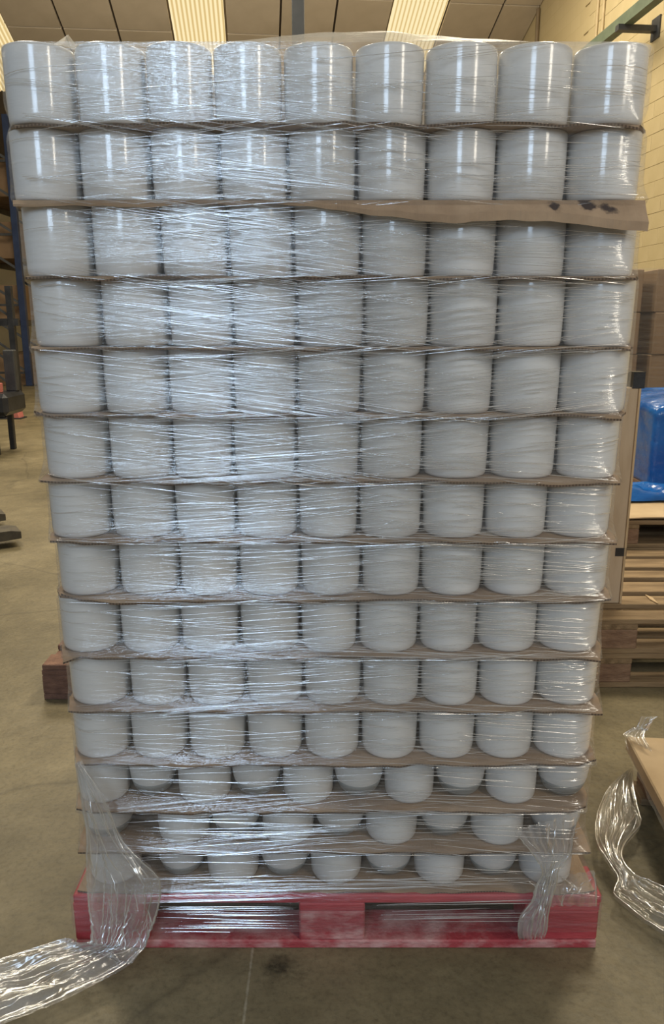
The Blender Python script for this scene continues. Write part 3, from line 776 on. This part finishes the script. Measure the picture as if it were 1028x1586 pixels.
# kraft sheet on the near pile
def warped_sheet(name, pts, z, mat, label, cat, th=.006, n=16, amp=.01, curl=0.0):
    (x0, y0), (x1, y1) = pts; vs = []
    for d in (0, -th):
        for j in range(n + 1):
            for i in range(n + 1):
                s, t = i / n, j / n; x = x0 + (x1 - x0) * s; y = y0 + (y1 - y0) * t + .03 * N3(s * 4, t * 3, 2)
                zz = z + th + amp * (.5 + .5 * N3(x * 5, y * 5, 4)) + curl * max(0, .5 - t) * math.sin(s * 5)
                vs.append((x, y, zz + d))
    m = (n + 1) ** 2; fs = []
    for j in range(n):
        for i in range(n):
            k = j * (n + 1) + i; fs += [(k, k + 1, k + n + 2, k + n + 1), (m + k, m + k + n + 1, m + k + n + 2, m + k + 1)]
    rim_ = [i for i in range(n + 1)] + [(j + 1) * (n + 1) - 1 for j in range(1, n + 1)] + [n * (n + 1) + i for i in range(n - 1, -1, -1)] + [j * (n + 1) for j in range(n - 1, 0, -1)]
    for a, b in zip(rim_, rim_[1:] + rim_[:1]): fs.append((a, m + a, m + b, b))
    o = mesh_obj(name, vs, fs, mat, smooth=False); return tag(o, label, cat)
warped_sheet('kraft_sheet', ((1.36, 3.79), (2.5, 4.5)), ZP, M['kraft'], 'loose pale kraft cardboard lying on the top pallet in front of the blue load', 'cardboard sheet', curl=.02)
# crumpled blue film on it
vs, fs = [], []; n1, n2 = 40, 18
for j in range(n2 + 1):
    for i in range(n1 + 1):
        s, t = i / n1, j / n2
        x = 1.38 + 1.05 * s; y = 4.12 + .28 * t + .05 * N3(s * 5, t, 1) + .06 * s * (1 if j == 0 else .4)
        e = min(1, 5 * min(t, 1 - t))
        vs.append((x, y, ZP + .026 + e * (.045 + .045 * N3(s * 9, t * 3, 2) + .03 * abs(N3(s * 24, t * 8, 5)))))
for j in range(n2):
    for i in range(n1):
        k = j * (n1 + 1) + i; fs.append((k, k + 1, k + n1 + 2, k + n1 + 1))
o = mesh_obj('blue_film', vs, fs, M['blue'], smooth=True); tag(o, 'crumpled blue plastic film lying on kraft cardboard below the blue load', 'film')
# blue wrapped load
bl = empty('blue_load', (2.40, 4.95, ZP), 'block-shaped load wrapped in glossy blue plastic film behind the pallets', 'wrapped load')
for x in (-.50, 0, .50): box('foot', (x, 0, .0), (.09, .9, .045), M['wood_dark'], bl, .004)
nx, nz = 60, 40; vs, fs = [], []
hw, hd, hh = .54, .49, .43
loop = []
for k in range(30): loop.append((-hw + 2 * hw * k / 30, -hd, 0, -1))
for k in range(26): loop.append((hw, -hd + 2 * hd * k / 26, 1, 0))
for k in range(30): loop.append((hw - 2 * hw * k / 30, hd, 0, 1))
for k in range(26): loop.append((-hw, hd - 2 * hd * k / 26, -1, 0))
m = len(loop)
levels = [(.045 + hh * j / 26, 1.0) for j in range(27)] + [(.045 + hh + .020, .985), (.045 + hh + .035, .95), (.045 + hh + .06, .8), (.045 + hh + .075, .5), (.045 + hh + .08, .1)]
for z, sc in levels:
    for (x, y, ax, ay) in loop:
        up = max(0, (z - .28) / .2); up = min(1, up)
        d = .004 * N3((x + y) * 3, z * 60, 1) + up * (.020 * N3(x * 9 + 3, y * 9, z * 9) + .018 * abs(N3(x * 20, y * 20, z * 20)))
        vs.append((x * sc + ax * d, y * sc + ay * d, z + (0.02 * N3(x * 4, y * 4, 9) if sc < .97 else 0)))
for j in range(len(levels) - 1):
    for k in range(m): fs.append((j * m + k, j * m + (k + 1) % m, (j + 1) * m + (k + 1) % m, (j + 1) * m + k))
fs.append(tuple(range(m))[::-1]); fs.append(tuple((len(levels) - 1) * m + k for k in range(m)))
mesh_obj('wrapped_block', vs, fs, M['blue'], bl, smooth=True)
# tall board standing on the pallet behind the stack
tb = empty('tall_board', (1.0, 3.02, .2895), 'tall narrow beige cardboard box with black tape standing on the pallets behind the stack', 'box')
xr_ = Xat(958, 3.0, .3); ht = atY(978, 600, 3.0).z - .2895
box('panel', (xr_ - .2 - 1.0, 0, 0), (.4, .05, ht), M['board'], tb, .003)
box('edge_strip', (xr_ - 1.0 + .0045, 0, 0), (.008, .056, ht - .002), M['kraft'], tb)
zt1 = atY(957, 855, 3.0).z - .2895
box('tape_patch', (xr_ - 1.0 - .012, -.0265, zt1 - .015), (.044, .003, .034), M['black'], tb)
box('tape_cap', (xr_ - 1.0 - .004, 0, ht - .003), (.045, .06, .062), M['black'], tb)
# cartons far behind on the right
cw = empty('carton_stack', (2.9, 6.8, 0), 'tall pallet load of brown cartons under clear film beside the block wall', 'carton stack')
def carton(p, c, s, name='carton'):
    o = box(name, c, s, M['carton'], p, .006, rz=random.uniform(-.02, .02)); return o
xl2 = Xat(1010, 6.5, 1.3); xl3 = Xat(979, 6.95, 1.3)
box('pallet_base', (.2, 0, 0), (1.3, 1.1, .14), M['wood_dark'], cw)
hs = .338
for k in range(5):
    carton(cw, (xl2 - 2.9 + .30 + random.uniform(-.006, .006), 0, .14 + k * hs), (.60, .60, hs - .003))
    carton(cw, (xl2 - 2.9 - .105 - .20 + random.uniform(-.006, .006), .02, .14 + k * hs), (.40, .60, hs - .004))
vs = []; z0, z1 = .2, 1.835
pts = [(xl2 - 2.9 + .64, -.318), (xl2 - 2.9 + .2, -.322), (xl2 - 2.9 - .05, -.318), (xl2 - 2.9 - .52, -.30), (xl2 - 2.9 - .53, .4), (xl2 - 2.9 + .64, .4)]
fs = []
for z in [z0 + (z1 - z0) * j / 12 for j in range(13)]:
    for (x, y) in pts: vs.append((x + .004 * N3(x * 9, z * 9, 2), y, z))
for j in range(12):
    for k in range(6): fs.append((j * 6 + k, j * 6 + (k + 1) % 6, (j + 1) * 6 + (k + 1) % 6, (j + 1) * 6 + k))
mesh_obj('clear_film', vs, fs, M['cover'], cw)
# carton load on the pallet to the right, near
ka, kb = atZ(970, 1141, .165), atZ(1028, 1250, .165); kr = math.atan2(kb.x - ka.x, -(kb.y - ka.y))
nl = empty('kraft_load', (ka.x, ka.y, 0), 'low kraft cardboard covered pallet load under clear film right of the red pallet', 'pallet load', rz=kr)
px0 = py1 = 0.0
for y in (py1 - .06, py1 - .5, py1 - .94):
    for x in (px0 + .09, px0 + .6, px0 + 1.1): box('block', (x, y, .022), (.10, .11, .078), M['wood_dark'], nl, .004)
    box('bottom_board', (px0 + .6, y, 0), (1.15, .1, .022), M['wood'], nl, .003)
for k in range(7): box('deck_board', (px0 + .6, py1 - .06 - k * .147, .1), (1.16, .11, .022), M['wood'], nl, .003)
vs = [(px0, py1, .15), (px0, py1 - 1.05, .15), (px0 + 1.25, py1 - 1.05, .15), (px0 + 1.25, py1, .15)]
lid = box('kraft_cover', (px0 + .6, py1 - .5, .1225), (1.2, 1.0, .045), M['kraft'], nl, .004)
mt = crumple_strip('clear_film', [(Vector((px0 - .012, py1 - 1.0, .125)), Vector((px0 + .55, py1 - 1.0, .172))), (Vector((px0 - .012, py1 - .5, .125)), Vector((px0 + .55, py1 - .5, .172))), (Vector((px0 - .01, py1 - .12, .13)), Vector((px0 + .55, py1 - .1, .172))),
        (Vector((px0 - .005, py1 + .005, .15)), Vector((px0 + .5, py1 + .01, .172)))], M['cover'], nl, amp=.006, seed=31, layers=1, na=40)
kinv = Matrix.Rotation(-kr, 3, 'Z')
ty = ka.y - .012
c1 = [(atZ(969, 1146, .172), atZ(1010, 1168, .172)), (atY(969, 1141, ty), atY(1000, 1146, ty - .05)), (atY(985, 1129, ty), atY(1003, 1131, ty - .02)), (atY(994, 1113, ty), atY(1012, 1116, ty - .02)), (atY(996, 1110, ty), atY(1020, 1110, ty - .02))]
crumple_strip('film_tuft', [(kinv @ (a - nl.location), kinv @ (b - nl.location)) for a, b in c1], M['tail_warm'], nl, amp=.008, seed=41, layers=2, na=20, strands=22)

# ------------------------------------------------------------------ left background: rack, cart, truck fork
Xp = Xat(30, 18, 2.6)
rk = empty('pallet_rack', (Xp, 18, 0), 'tall blue steel pallet rack with lattice frames beyond the left edge of the stack', 'rack')
for f, dy in enumerate((0, 2.8)):
    for x in (0, -1.1):
        box('upright', (x, dy, .012), (.14, .12, 5.7 - dy * .25), M['blue_steel'], rk, .006); box('foot_plate', (x, dy, 0), (.24, .2, .012), M['dark'], rk)
    for k in range(7):
        z = .3 + k * .75
        bar('brace', (0, dy, z), (-1.1, dy, z + .7), .04, .05, M['grey_steel'], rk)
        if k % 2 == 0: bar('brace', (-.03, dy, z), (-1.07, dy, z), .04, .05, M['dark'], rk)
for z in (1.40, 2.75, 4.05):
    for x in (0, -1.1): bar('beam', (x, .06, z), (x, 2.74, z), .05, .12, M['brown_steel'], rk)
for z, k in ((1.46, 0), (2.81, 1), (4.11, 2), (.0, 3)):
    for q, y in enumerate((.75, 2.0)):
        c = empty('carton', (Xp - .60, 18 + y, z + (0.0 if z else 0.0)), '%s brown carton on the %s of the rack' % (('nearer', 'farther')[q], ['first beam level', 'second beam level', 'third beam level', 'floor bay'][k]), 'carton', 'cartons on the rack')
        box('carton_body', (0, 0, 0), (1.0, 1.05, .78 if z else .7), M['carton'], c, .01); box('tape', (0, 0, (.78 if z else .7) - .003), (.06, 1.055, .005), M['kraft'], c)
# lower black lattice frame in front of it
Xq = Xat(20, 13.5, 1.2)
st = empty('stillage', (Xq, 13.5, 0), 'black perforated steel frame standing in front of the blue rack', 'rack')
for x in (0, -.62):
    box('upright', (x, 0, .01), (.10, .10, 2.0), M['black'], st, .004)
    box('foot_plate', (x, 0, 0), (.16, .16, .01), M['black'], st)
for k in range(3): bar('brace', (0, 0, .3 + k * .6), (-.62, 0, .75 + k * .6), .035, .035, M['dark'], st)
bar('beam', (.12, 0, 1.42), (-.7, 0, 1.42), .08, .12, M['black'], st)
# towing cart at the left edge
Xc = Xat(26, 8.6, .58)
ct = empty('cart', (Xc - .45, 8.6, 0), 'black platform cart with rounded bumper at the left edge, red box on it', 'cart')
del ct['label']; ct['label'] = 'black platform cart with a rounded bumper beside the blue rack'
box('platform', (0, 0, .43), (.90, .55, .24), M['black'], ct, .045)
box('leg', (.27, -.22, 0), (.06, .06, .432), M['black'], ct, .008); box('leg', (-.38, -.22, 0), (.06, .06, .432), M['black'], ct, .008)
box('leg', (.27, .22, 0), (.06, .06, .432), M['black'], ct, .008); box('leg', (-.38, .22, 0), (.06, .06, .432), M['black'], ct, .008)
box('mast', (.36, .15, .668), (.12, .10, .45), M['dark'], ct, .01)
pb = box('pink_box', (Xc - .30, 8.45, .671), (.36, .22, .10), M['pink'], None, .006); tag(pb, 'small pink cardboard box lying on the black cart', 'box')
def ball(name, c, r, mat, parent=None):
    bm = bmesh.new(); bmesh.ops.create_uvsphere(bm, u_segments=16, v_segments=10, radius=r)
    for v in bm.verts: v.co.z *= .9
    bm.faces.ensure_loops if False else None
    me = bpy.data.meshes.new(name); bm.to_mesh(me); bm.free()
    for p in me.polygons: p.use_smooth = True
    return link_mesh(name, me, mat, parent, c)
sb = ball('red_beacon', (0, 0, .09), .06, M['redp'])
be = empty('warning_lamp', (Xc - .33, 8.68, .671), 'small red warning lamp standing on the black cart behind the pink box', 'lamp')
sb.parent = be; tube('lamp_foot', (0, 0, 0), (0, 0, .05), .05, M['black'], be)
wt = atZ(17, 648, 0)
wc = empty('wheel_chock', (wt.x, wt.y, 0), 'red wedge with black rubber base on the floor beyond the black cart', 'chock')
mesh_obj('wedge', [(-.02, -.1, .02), (.16, -.1, .02), (.16, .1, .02), (-.02, .1, .02), (.04, -.1, .30), (.10, -.1, .30), (.10, .1, .30), (.04, .1, .30)],
         [(3, 2, 1, 0), (4, 5, 6, 7), (0, 1, 5, 4), (1, 2, 6, 5), (2, 3, 7, 6), (3, 0, 4, 7)], M['pink'], wc)
box('rubber_base', (-.05, 0, 0), (.5, .24, .02), M['black'], wc, .004); box('rubber_block', (-.16, 0, .02), (.22, .22, .22), M['black'], wc, .02)
# fork of a pallet truck
tp = atZ(32, 843, .0)
fk = empty('pallet_truck', (tp.x, tp.y, 0), 'worn dark steel forks of a pallet truck reaching in from the left', 'pallet truck')
def fork(y):
    pr = [(0, .055), (0, .10), (-.06, .112), (-1.3, .112), (-1.3, .05), (-.10, .05)]
    vs = [(x, y + s, z) for s in (-.09, .09) for x, z in pr]; n = len(pr)
    fs = [tuple(range(n)), tuple(range(n, 2 * n))[::-1]] + [(k, n + k, n + (k + 1) % n, (k + 1) % n) for k in range(n)]
    mesh_obj('fork', vs, fs, M['brown_steel'], fk)
    tube('roller', (-.22, y - .05, .04), (-.22, y + .05, .04), .04, M['black'], fk, 16)
fork(.03); fork(.58)
fk.rotation_euler = (0, 0, math.radians(32))
box('battery_box', (-1.5, .3, .02), (.3, .7, .8), M['brown_steel'], fk, .02)

# pale splinter lying on the slatted deck
q1, q2 = atZ(999, 922, .2905), atZ(1019, 936, .2905); dv = (q2 - q1); pn = Vector((-dv.y, dv.x, 0)).normalized() * .012
cv = [q1, q1 + dv * .35 + pn, q2, q1 + dv * .5 - pn * .6]
o = mesh_obj('wood_splinter', cv + [v + Vector((0, 0, .004)) for v in cv], [(3, 2, 1, 0), (4, 5, 6, 7)] + [(k, (k + 1) % 4, 4 + (k + 1) % 4, 4 + k) for k in range(4)], M['kraft'])
tag(o, 'pale yellow wood splinter lying on the slatted pallet deck', 'splinter')
